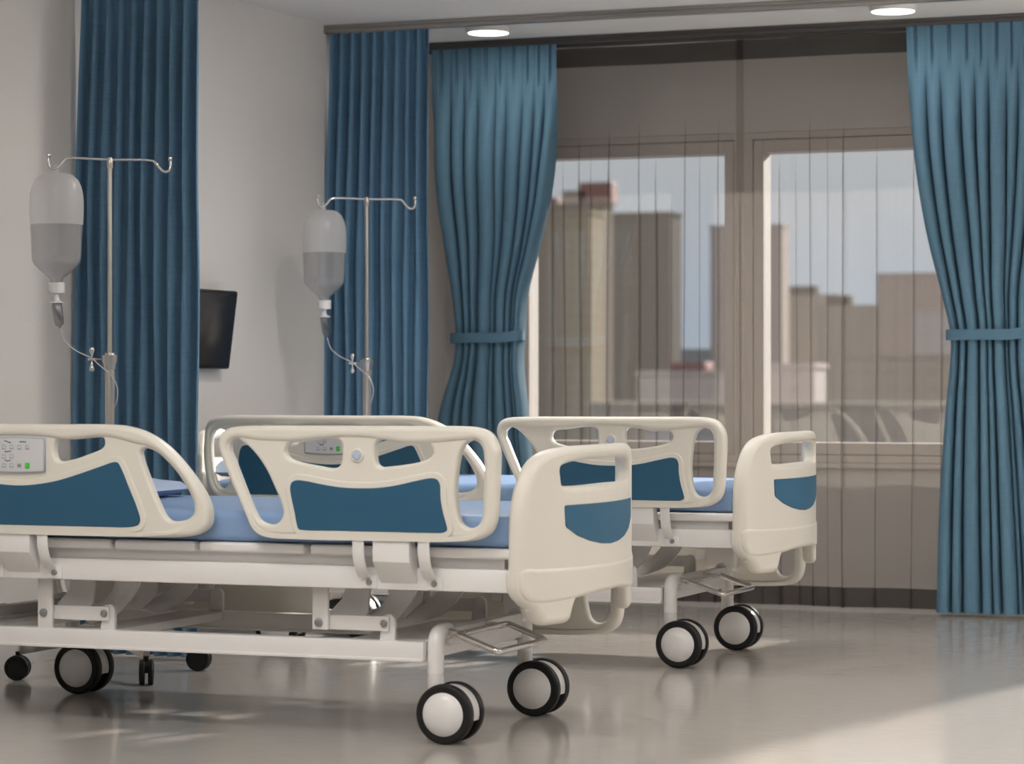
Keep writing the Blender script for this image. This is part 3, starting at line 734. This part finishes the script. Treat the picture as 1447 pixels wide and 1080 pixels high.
# ------------------------------------------------------------------ drip stands
DB = math.radians(39.5)
def make_stand(label, loc):
    t = thing('drip_stand', label, 'drip stand', loc, group='drip stands behind the beds')
    ax = Vector((math.cos(DB), math.sin(DB), 0))
    def p(a, z, n=0): return ax * a + Vector((-ax.y, ax.x, 0)) * n + Vector((0, 0, z))
    b = bmesh.new(); lathe(b, [(.0172, .20), (.0172, 1.10)], (0, 0, 0), 'z', 20); obj('lower_tube', b, M['steel'], t)
    b = bmesh.new(); lathe(b, [(.0085, 1.09), (.0085, 1.83)], (0, 0, 0), 'z', 16); obj('upper_tube', b, M['steel'], t)
    b = bmesh.new()
    lathe(b, [(.017, 1.096), (.0215, 1.097), (.0215, 1.112), (.0275, 1.128), (.0275, 1.146), (.018, 1.147), (.0165, 1.154), (.0085, 1.155)], (0, 0, 0), 'z', 10)
    col = obj('clamp_collar', b, M['steel'], t, angle=20)
    b = bmesh.new(); tube(b, [p(-.072, 1.131), p(-.02, 1.131)], .0032, 10); tube(b, [p(-.078, 1.131), p(-.048, 1.131)], .0062, 12)
    for s in (-1, 1):
        tube(b, [p(-.064, 1.131 + s * z) for z in (.002, .012, .020, .028, .036, .042, .0445)], [.003, .0032, .0055, .0085, .0095, .007, .001], 12)
    obj('wing_knob', b, M['chrome'], col)
    b = bmesh.new(); lathe(b, [(.010, 1.815), (.0115, 1.818), (.0115, 1.842), (.009, 1.853), (.001, 1.855)], (0, 0, 0), 'z', 16); obj('top_fitting', b, M['steel'], t)
    b = bmesh.new()
    R_ = [(0, 1.846), (.153, 1.846), (.163, 1.840), (.180, 1.820), (.196, 1.808), (.212, 1.812), (.219, 1.828), (.218, 1.851)]
    P = [p(-a, z) for a, z in R_[::-1]] + [p(a, z) for a, z in R_[1:]]
    tube(b, cr(P, False, 5), .0048, 12)
    for s in (-1, 1): lathe(b, [(.001, 1.845), (.0068, 1.849), (.0078, 1.855), (.0068, 1.861), (.001, 1.864)], p(s * .218, 0), 'z', 14)
    obj('hook_bar', b, M['chrome'], t)
    b = bmesh.new(); lathe(b, [(.02, .245), (.03, .24), (.042, .20), (.042, .12), (.03, .115)], (0, 0, 0), 'z', 24); obj('base_hub', b, M['steel'], t)
    ca = [(-.225, -.252), (.274, -.221), (.224, .252), (-.27, .22)]
    yaw = [.35, 2.05, .25, 1.0]
    for (x, y), w in zip(ca, yaw):
        d = Vector((x, y, 0)); L = d.length; d.normalize(); n = Vector((-d.y, d.x, 0))
        b = bmesh.new()
        sec = [(.02, .020, .122, .205), (L * .5, .018, .110, .168), (L * .99, .015, .089, .128)]
        rings = [[b.verts.new(d * r + n * sx * hw + Vector((0, 0, z))) for sx, z in ((-1, z0), (1, z0), (1, z1), (-1, z1))] for r, hw, z0, z1 in sec]
        for A, B in zip(rings, rings[1:]):
            for k in range(4): b.faces.new((A[k], A[(k + 1) % 4], B[(k + 1) % 4], B[k]))
        b.faces.new(rings[0][::-1]); b.faces.new(rings[-1])
        bmesh.ops.recalc_face_normals(b, faces=b.faces)
        bmesh.ops.bevel(b, geom=b.edges[:], offset=.004, segments=2, affect='EDGES')
        leg = obj('base_leg', b, M['chrome'], t)
        b = bmesh.new(); r = .044
        Q = Matrix.Rotation(w, 3, 'Z'); cw = Vector((x, y, 0))
        lathe(b, [(.008, .10), (.008, .08)], (x, y, 0), 'z', 12)
        for s in (-1, 1):
            tmp = [(.012, s * .006), (r * .93, s * .006), (r, s * .009), (r, s * .021), (r * .93, s * .025), (r * .8, s * .025), (r * .76, s * .021), (.001, s * .021)]
            lathe(b, tmp, cw + Vector((0, 0, r)), 'y', 28, tilt=Q)
        A = [(.036 * math.cos(a), r + .040 * math.sin(a)) for a in [PI * k / 10 for k in range(11)]]
        v0 = len(b.verts)
        vs = []
        for yy in (-.008, .008): vs.append([b.verts.new(cw + Q @ Vector((q[0], yy, q[1]))) for q in A])
        for k in range(len(A) - 1): b.faces.new((vs[0][k], vs[0][k + 1], vs[1][k + 1], vs[1][k]))
        b.faces.new(vs[0][::-1]); b.faces.new(vs[1]); b.faces.new((vs[0][0], vs[1][0], vs[1][-1], vs[0][-1]))
        bmesh.ops.recalc_face_normals(b, faces=b.faces)
        o = obj('base_caster', b, M['blackplastic'], t); o['label'] = 'small black twin castor'
    return t
st1 = make_stand('chrome drip stand behind the nearest bed, in front of the left privacy curtain', (-4.91, 8.444, 0))
st2 = dup(st1, (-4.93, 10.678, 0), label='chrome drip stand behind the farther bed, beside the window')

def make_bottle(label, loc):
    """hangs by its strap from the left hook; origin on the stand's axis at floor height"""
    t = thing('infusion_bottle', label, 'drip bottle', loc, group='drip bottles on the stands')
    ax = Vector((math.cos(DB), math.sin(DB), 0)); nn = Vector((-ax.y, ax.x, 0)); c = ax * -.190
    zz = lambda y: 1.9564 - .001026 * y
    rr = .001026
    pf = [(.002, 160), (30, 159.5), (42, 160), (58, 166), (74, 182), (85, 205), (91, 230), (93.5, 262), (93, 300), (91, 338)]
    pl = [(91, 338), (88.5, 380), (87, 420), (86, 450), (84, 464), (78, 476), (62, 492), (42, 510), (28, 521), (22, 529), (21, 541)]
    b = bmesh.new(); lathe(b, [(r * rr, zz(y)) for r, y in pf], c, 'z', 48); del_caps(b, zz(338))
    o = obj('bottle_shoulder', b, M['bottle'], t, angle=70); o['label'] = 'milky empty upper half'
    b = bmesh.new(); lathe(b, [(r * rr, zz(y)) for r, y in pl], c, 'z', 48); del_caps(b, zz(338)); obj('bottle_body', b, M['bottleclear'], t, angle=70)
    b = bmesh.new(); lathe(b, [(.001, zz(339))] + [((r - 3.5) * rr, zz(y)) for r, y in pl] + [(.001, zz(541))], c, 'z', 40); obj('saline_liquid', b, M['liquid'], t, angle=40)
    b = bmesh.new(); lathe(b, [(.028, 1.404), (.0305, 1.403), (.0305, 1.396), (.029, 1.395), (.029, 1.367), (.012, 1.365), (.0085, 1.362), (.011, 1.343), (.0155, 1.337), (.026, 1.3355), (.026, 1.331), (.010, 1.329)], c, 'z', 32)
    obj('bottle_cap', b, M['cap'], t)
    tl = Matrix.Rotation(math.radians(8), 3, nn)
    b = bmesh.new(); lathe(b, [(.0165, 0), (.0180, -.004), (.0172, -.060), (.0150, -.076), (.006, -.083), (.003, -.090)], c + Vector((0, 0, 1.331)), 'z', 24, tilt=tl.inverted() if (tl @ Vector((0, 0, -1))).dot(ax) < 0 else tl)
    obj('drip_chamber', b, M['chamber'], t)
    def p(lat, z, n=0): return c + ax * (lat / .952) + nn * n + Vector((0, 0, z))
    b = bmesh.new(); P = [p(.013, 1.243), p(.018, 1.222), p(.031, 1.192), p(.067, 1.161), p(.118, 1.135, -.006), p(.138, 1.115, -.016), p(.185, 1.069, -.026), p(.203, 1.028, -.022), p(.204, .99, -.012), p(.196, .955, 0), p(.188, .91, .018), p(.190, .86, .02)]
    tube(b, cr(P, False, 6), .0022, 8); obj('drip_tube', b, M['tubing'], t)
    b = bmesh.new(); tube(b, cr([p(-.004, 1.790), p(-.006, 1.812, .004), p(-.002, 1.823, .004), p(.003, 1.812, .004), p(.004, 1.790)], False, 4), .0025, 8); obj('hang_strap', b, M['cap'], t)
    return t
def del_caps(b, z):
    fs = [f for f in b.faces if len(f.verts) > 4]
    bmesh.ops.delete(b, geom=fs, context='FACES_ONLY')
bt1 = make_bottle('half full drip bottle hanging at the nearest bed, against the left wall', (-4.91, 8.444, 0))
bt2 = dup(bt1, (-4.93, 10.678, 0), label='half full drip bottle hanging at the farther bed, by the second privacy curtain')

# ------------------------------------------------------------------ wall monitor
t = thing('wall_monitor', 'black flat monitor tilted on the left wall beside the first privacy curtain', 'monitor', (XL, 10.0, 1.27))
b = bmesh.new(); box(b, 0, .012, -.10, .10, -.08, .08, .002); box(b, .01, .045, -.03, .03, -.03, .03, .004); obj('wall_bracket', b, M['blackplastic'], t)
tilt = Matrix.Rotation(math.radians(7.4), 4, 'Y')
b = bmesh.new(); box(b, -.014, .014, -.27, .176, -.166, .166, .011, 3); bmesh.ops.transform(b, matrix=Matrix.Translation((.062, 0, 0)) @ tilt, verts=b.verts)
cs = obj('monitor_case', b, M['blackplastic'], t)
b = bmesh.new(); box(b, .0135, .0150, -.258, .164, -.150, .154, .0005); bmesh.ops.transform(b, matrix=Matrix.Translation((.062, 0, 0)) @ tilt, verts=b.verts)
obj('screen', b, M['screen'], cs)

# ------------------------------------------------------------------ curtains
def cloth(b, fn, nt, zs, thick=.0016):
    """two-sided cloth of real thickness from fn(t,z)->(x,y)"""
    cols = []
    for z in zs: cols.append([Vector((*fn(k / nt, z), z)) for k in range(nt + 1)])
    G = {}
    for s in (0, 1):
        for i, row in enumerate(cols):
            for k, p in enumerate(row):
                a, c = row[max(k - 1, 0)], row[min(k + 1, nt)]
                t_ = (c - a); n = Vector((t_.y, -t_.x, 0)).normalized()
                G[s, i, k] = b.verts.new(p + n * (thick * (.5 - s)))
    ni = len(zs)
    for i in range(ni - 1):
        for k in range(nt):
            b.faces.new((G[0, i, k], G[0, i, k + 1], G[0, i + 1, k + 1], G[0, i + 1, k]))
            b.faces.new((G[1, i, k], G[1, i + 1, k], G[1, i + 1, k + 1], G[1, i, k + 1]))
        for k, q in ((0, 0), (nt, 1)):
            f = [G[0, i, k], G[0, i + 1, k], G[1, i + 1, k], G[1, i, k]]; b.faces.new(f if not q else f[::-1])
    for i, q in ((0, 0), (ni - 1, 1)):
        for k in range(nt):
            f = [G[0, i, k], G[1, i, k], G[1, i, k + 1], G[0, i, k + 1]]; b.faces.new(f if not q else f[::-1])
    bmesh.ops.recalc_face_normals(b, faces=b.faces)

def ss(a, b_, x): x = max(0, min(1, (x - a) / (b_ - a))); return x * x * (3 - 2 * x)

def privacy(label, loc, wid, n=9, seed=1):
    rnd = random.Random(seed); ph = [rnd.uniform(-.12, .12) for _ in range(n + 1)]; am = [rnd.uniform(.8, 1.15) for _ in range(n + 1)]
    def fn(t, z):
        u = t * n; i = min(int(u), n - 1); f = u - i
        g = .55 + .45 * ss(2.66, 2.2, z)
        wob = .012 * math.sin(5 * z + i * 1.7) * ss(2.6, 1.4, z)
        A = .027 * g * (am[i] * (1 - f) + am[i + 1] * f)
        x = (u + .05 * g * math.sin(4 * PI * f) + ph[i] * .9 * math.sin(PI * f) ** 2) / n
        tri = (1 - 4 * abs(f - .5)) ; wv = .62 * tri + .38 * -math.cos(2 * PI * f)
        left = -.028 * ss(2.5, 1.5, z)
        return (left + x * (wid - left) + wob * .25, A * wv + wob * .3)
    zs = [.014 + (2.652 - .014) * i / 44 for i in range(45)]
    b = bmesh.new(); cloth(b, fn, n * 16, zs, .003)
    o = obj('privacy_curtain', b, M['curtain'], None, angle=75); o.location = loc
    return tag(o, label, 'curtain', 'privacy curtains between the beds')
privacy('blue pleated privacy curtain between the two beds, left of the wall monitor', (-5.348, 9.0, 0), .504, seed=4)
privacy('blue pleated privacy curtain in the far corner, left of the tied window curtain', (-5.366, 11.23, 0), .498, seed=9)

def tied(label, xs, side, seed, n=9):
    """window drape gathered by a band; xs = [(z, left, right)...]"""
    rnd = random.Random(seed)
    wv = [1.0] * n
    for i in range(n): wv[i] = rnd.choice((.5, .75, 1.0, 1.45, 1.8))
    tot = sum(wv); edges = [0]
    for w_ in wv: edges.append(edges[-1] + w_ / tot)
    am = [rnd.uniform(.75, 1.2) for _ in range(n + 1)]
    xs = sorted(xs)
    def span(z):
        P = cr([(q[0], q[1], q[2]) for q in xs], False, 8)
        for a, c in zip(P, P[1:]):
            if a.x <= z <= c.x + 1e-6:
                k = (z - a.x) / max(c.x - a.x, 1e-6); return a.y + (c.y - a.y) * k, a.z + (c.z - a.z) * k
        return (P[0].y, P[0].z) if z < P[0].x else (P[-1].y, P[-1].z)
    def fn(t, z):
        l, r = span(z); u = t * n; i = min(int(u), n - 1); f = u - i
        g = ss(2.56, 2.0, z)
        gm = .45 + .45 * ss(2.3, 1.3, z)
        e0 = edges[i] * gm + (i / n) * (1 - gm); e1 = edges[i + 1] * gm + ((i + 1) / n) * (1 - gm)
        tight = math.exp(-((z - 1.262) / .30) ** 2)
        A = (.004 + .092 * g) * (am[i] * (1 - f) + am[i + 1] * f) * (1 + .10 * tight)
        ff = f - .72 * g * math.sin(2 * PI * f) / (2 * PI) + .03 * g * math.sin(PI * f) ** 2 * (1 if i % 2 else -1)
        x = e0 + (e1 - e0) * ff
        yb = .045 * tight * (2 * x - 1) ** 2            # the bundle rounds back at its edges under the band
        w_ = e1 - e0
        ridge = abs(math.sin(PI * f)) ** .8
        small = .35 * math.sin(3 * PI * f) ** 2 * (1 if am[i] > 1 else .2) * g
        hd = ss(2.40, 2.52, z)
        pinch = .012 * hd * (math.exp(-((f - .44) / .035) ** 2) + math.exp(-((f - .56) / .035) ** 2))
        return (l + (r - l) * x, -A * min(1, w_ * n * .8 + .25) * (ridge - .16 * small) + .04 * g + pinch + yb + .003 * math.sin(3 * z + i) * g)
    zs = [.016 + (2.655 - .016) * i / 60 for i in range(61)]
    b = bmesh.new(); cloth(b, fn, n * 24, zs, .003)
    l, r = span(1.262); cx = (l + r) / 2
    o = obj('window_curtain', b, M['drape'], None, angle=75)
    o.location = (0, 11.98, 0)
    tag(o, label, 'curtain', 'tied window curtains')
    # tie band: a flat loop round the bundle
    hw, hd = (r - l) / 2 + .012, .084
    b = bmesh.new(); N = 64; R = []
    for k in range(N):
        a = 2 * PI * k / N; ca, sa = math.cos(a), math.sin(a)
        px = cx + hw * (abs(ca) ** .75) * (1 if ca > 0 else -1); py = hd * (abs(sa) ** .8) * (1 if sa > 0 else -1) + .012
        lift = .012 * max(0, side * (px - cx) / hw - .55) / .45
        R.append((px, py, lift))
    for s, th in ((0, 0), (1, .004)):
        pass
    rg = []
    for zz_, th in ((1.237, .0), (1.285, .0), (1.285, .004), (1.237, .004)):
        rg.append([b.verts.new((cx + (p[0] - cx) * (1 + th / hw), p[1] * (1 + th / hd), zz_ + p[2])) for p in R])
    for a, c in ((0, 1), (1, 2), (2, 3), (3, 0)):
        for k in range(N): b.faces.new((rg[a][k], rg[a][(k + 1) % N], rg[c][(k + 1) % N], rg[c][k]))
    bmesh.ops.recalc_face_normals(b, faces=b.faces)
    obj('tie_band', b, M['drape'], o)
    return o
tied('slate blue window curtain left of the double window, tied with a band',
     [(2.66, -5.185, -4.540), (2.25, -5.180, -4.545), (1.95, -5.160, -4.580), (1.70, -5.120, -4.640), (1.45, -5.083, -4.715), (1.262, -5.070, -4.730), (1.15, -5.078, -4.735), (.90, -5.150, -4.700), (.5, -5.19, -4.66), (.0, -5.21, -4.63)], 1, 5)
tied('slate blue window curtain right of the double window, tied with a band',
     [(2.66, -2.852, -2.20), (2.25, -2.835, -2.20), (1.95, -2.800, -2.22), (1.70, -2.755, -2.25), (1.45, -2.695, -2.29), (1.262, -2.655, -2.30), (1.15, -2.655, -2.30), (.90, -2.675, -2.27), (.5, -2.70, -2.23), (.0, -2.715, -2.19)], 1, 12)

def sheer(label, x0, x1, folds, seed):
    rnd = random.Random(seed); hs = [rnd.uniform(2.30, 2.50) if w > .75 else rnd.uniform(2.15, 2.25) for c, w in folds]; sl = [rnd.uniform(-.006, .006) for c in folds]
    def path(z):
        P = []; x = x0
        for q, (c, w) in enumerate(folds):
            st = hs[q]; g = ss(st, st - .45, z); sh = sl[q] * (2.1 - z)
            while x < c - .026 * max(w, .7): P.append((x, 0, 0)); x += .02
            for fx, lx, ly in ((-.012, -.012, 0), (-.007, -.004, -.001), (-.005, -.0016, -.010), (-.003, -.0022, -.022), (-.0015, -.002, -.030), (.0, 0, -.033), (.0015, .002, -.030), (.003, .0022, -.022), (.005, .0016, -.010), (.007, .004, -.001), (.012, .012, 0)):
                gg = g if w > 0 else 0
                P.append((c + sh, w * (fx * (1 - gg) + lx * gg), w * ly * gg * (.62 if w < 1 else .9)))
            x = c + .026 * max(w, .7)
        while x < x1: P.append((x, 0, 0)); x += .02
        P.append((x1, 0, 0))
        return P
    def fn_row(z):
        out = []
        for c, dx, dy in path(z):
            sway = ss(2.3, .3, z)
            y = .010 * math.sin(9.1 * c + 1.3 * seed) + .010 * sway * math.sin(15 * c + seed)
            out.append((c + dx + .004 * sway * math.sin(7 * c + 2.2 * z), y + dy))
        return out
    def build(b, z0, z1, nz, yoff=0):
        zs = [z0 + (z1 - z0) * i / nz for i in range(nz + 1)]
        rows = [[b.verts.new((x, y + yoff, z)) for x, y in fn_row(z)] for z in zs]
        for A, B in zip(rows, rows[1:]):
            for k in range(len(A) - 1): b.faces.new((A[k], A[k + 1], B[k + 1], B[k]))
    b = bmesh.new(); build(b, .012, 2.655, 52)
    o = obj('sheer_curtain', b, M['sheer'], None, angle=75); o.location = (0, 12.175 if seed == 1 else 12.150, 0)
    tag(o, label, 'sheer curtain')
    b = bmesh.new(); build(b, 2.562, 2.655, 3, -.003); h = obj('header_band', b, M['sheerband'], o, angle=75); h['label'] = 'darker doubled header band'
    b = bmesh.new(); build(b, .012, .103, 3, -.003); h = obj('hem', b, M['sheerband'], o, angle=75); h['label'] = 'darker doubled bottom hem'
    return o
X_ = lambda px: -3.494 + (px - 1100) / 298
sheer('taupe sheer curtain over the left window pane, between the tied curtain and the mullion', -5.10, -3.672,
      [(-4.93, 1), (-4.80, 1), (-4.63, 1), (-4.575, .8), (-4.487, 1.1), (-4.43, .8), (-4.333, 1.6), (-4.19, 1), (-4.108, 1), (-4.03, .7), (-3.957, 1), (-3.885, .8), (-3.79, 1), (-3.686, .55)], 1)
sheer('taupe sheer curtain over the right window pane, beside the right tied curtain', -3.705, -2.25,
      [(-3.684, .55), (-3.57, .7), (-3.490, 1), (-3.412, .8), (-3.340, 1), (-3.256, .8), (-3.175, 1.8), (-3.024, 1.1), (-2.853, 1), (-2.72, 1), (-2.58, 1.2), (-2.42, 1)], 2)

sheer('added unseen taupe sheer curtain dimming the tall window', -1.5, 2.1, [(-1.5 + .17 * i_, 1) for i_ in range(1, 21)], 3)  # added out of view to weaken the sun patch on the floor

# ------------------------------------------------------------------ ceiling tracks
def track(label, x0, x1, y, m, w=.026, h=.036):
    t = thing('curtain_track', label, 'curtain track', ((x0 + x1) / 2, y, HC))
    L = (x1 - x0) / 2
    b = bmesh.new(); box(b, -L, L, -w, w, -h * .45, 0, .003); box(b, -L, L, -w * .8, w * .8, -h, -h * .4, .004); obj('rail', b, m, t)
    b = bmesh.new(); box(b, -L - .004, -L + .006, -w - .002, w + .002, -h - .002, 0, .002); obj('end_cap', b, m, t)
    return t
track('grey metal ceiling track carrying the privacy curtain in the far corner', XL + .005, 1.2, 11.23, M['track'])
track('grey metal ceiling track carrying the privacy curtain between the beds', XL + .005, 1.2, 9.0, M['track'])
track('ceiling track coloured dark as shade over the tied window curtains', XL + .005, -1.6, 11.99, M['trackshade'], .022, .034)
track('ceiling track coloured dark as shade over the sheer curtains', XL + .005, -1.6, 12.136, M['trackshade'], .03, .034)

# ------------------------------------------------------------------ output look
S.view_settings.view_transform = 'Standard'; S.view_settings.look = 'None'
S.view_settings.gamma = 1; S.view_settings.use_curve_mapping = False
S.view_settings.exposure = 0.0
S.cycles.use_denoising = True
S.cycles.max_bounces = 10; S.cycles.transparent_max_bounces = 40
S.cycles.sample_clamp_indirect = 8; S.cycles.caustics_reflective = False; S.cycles.caustics_refractive = False
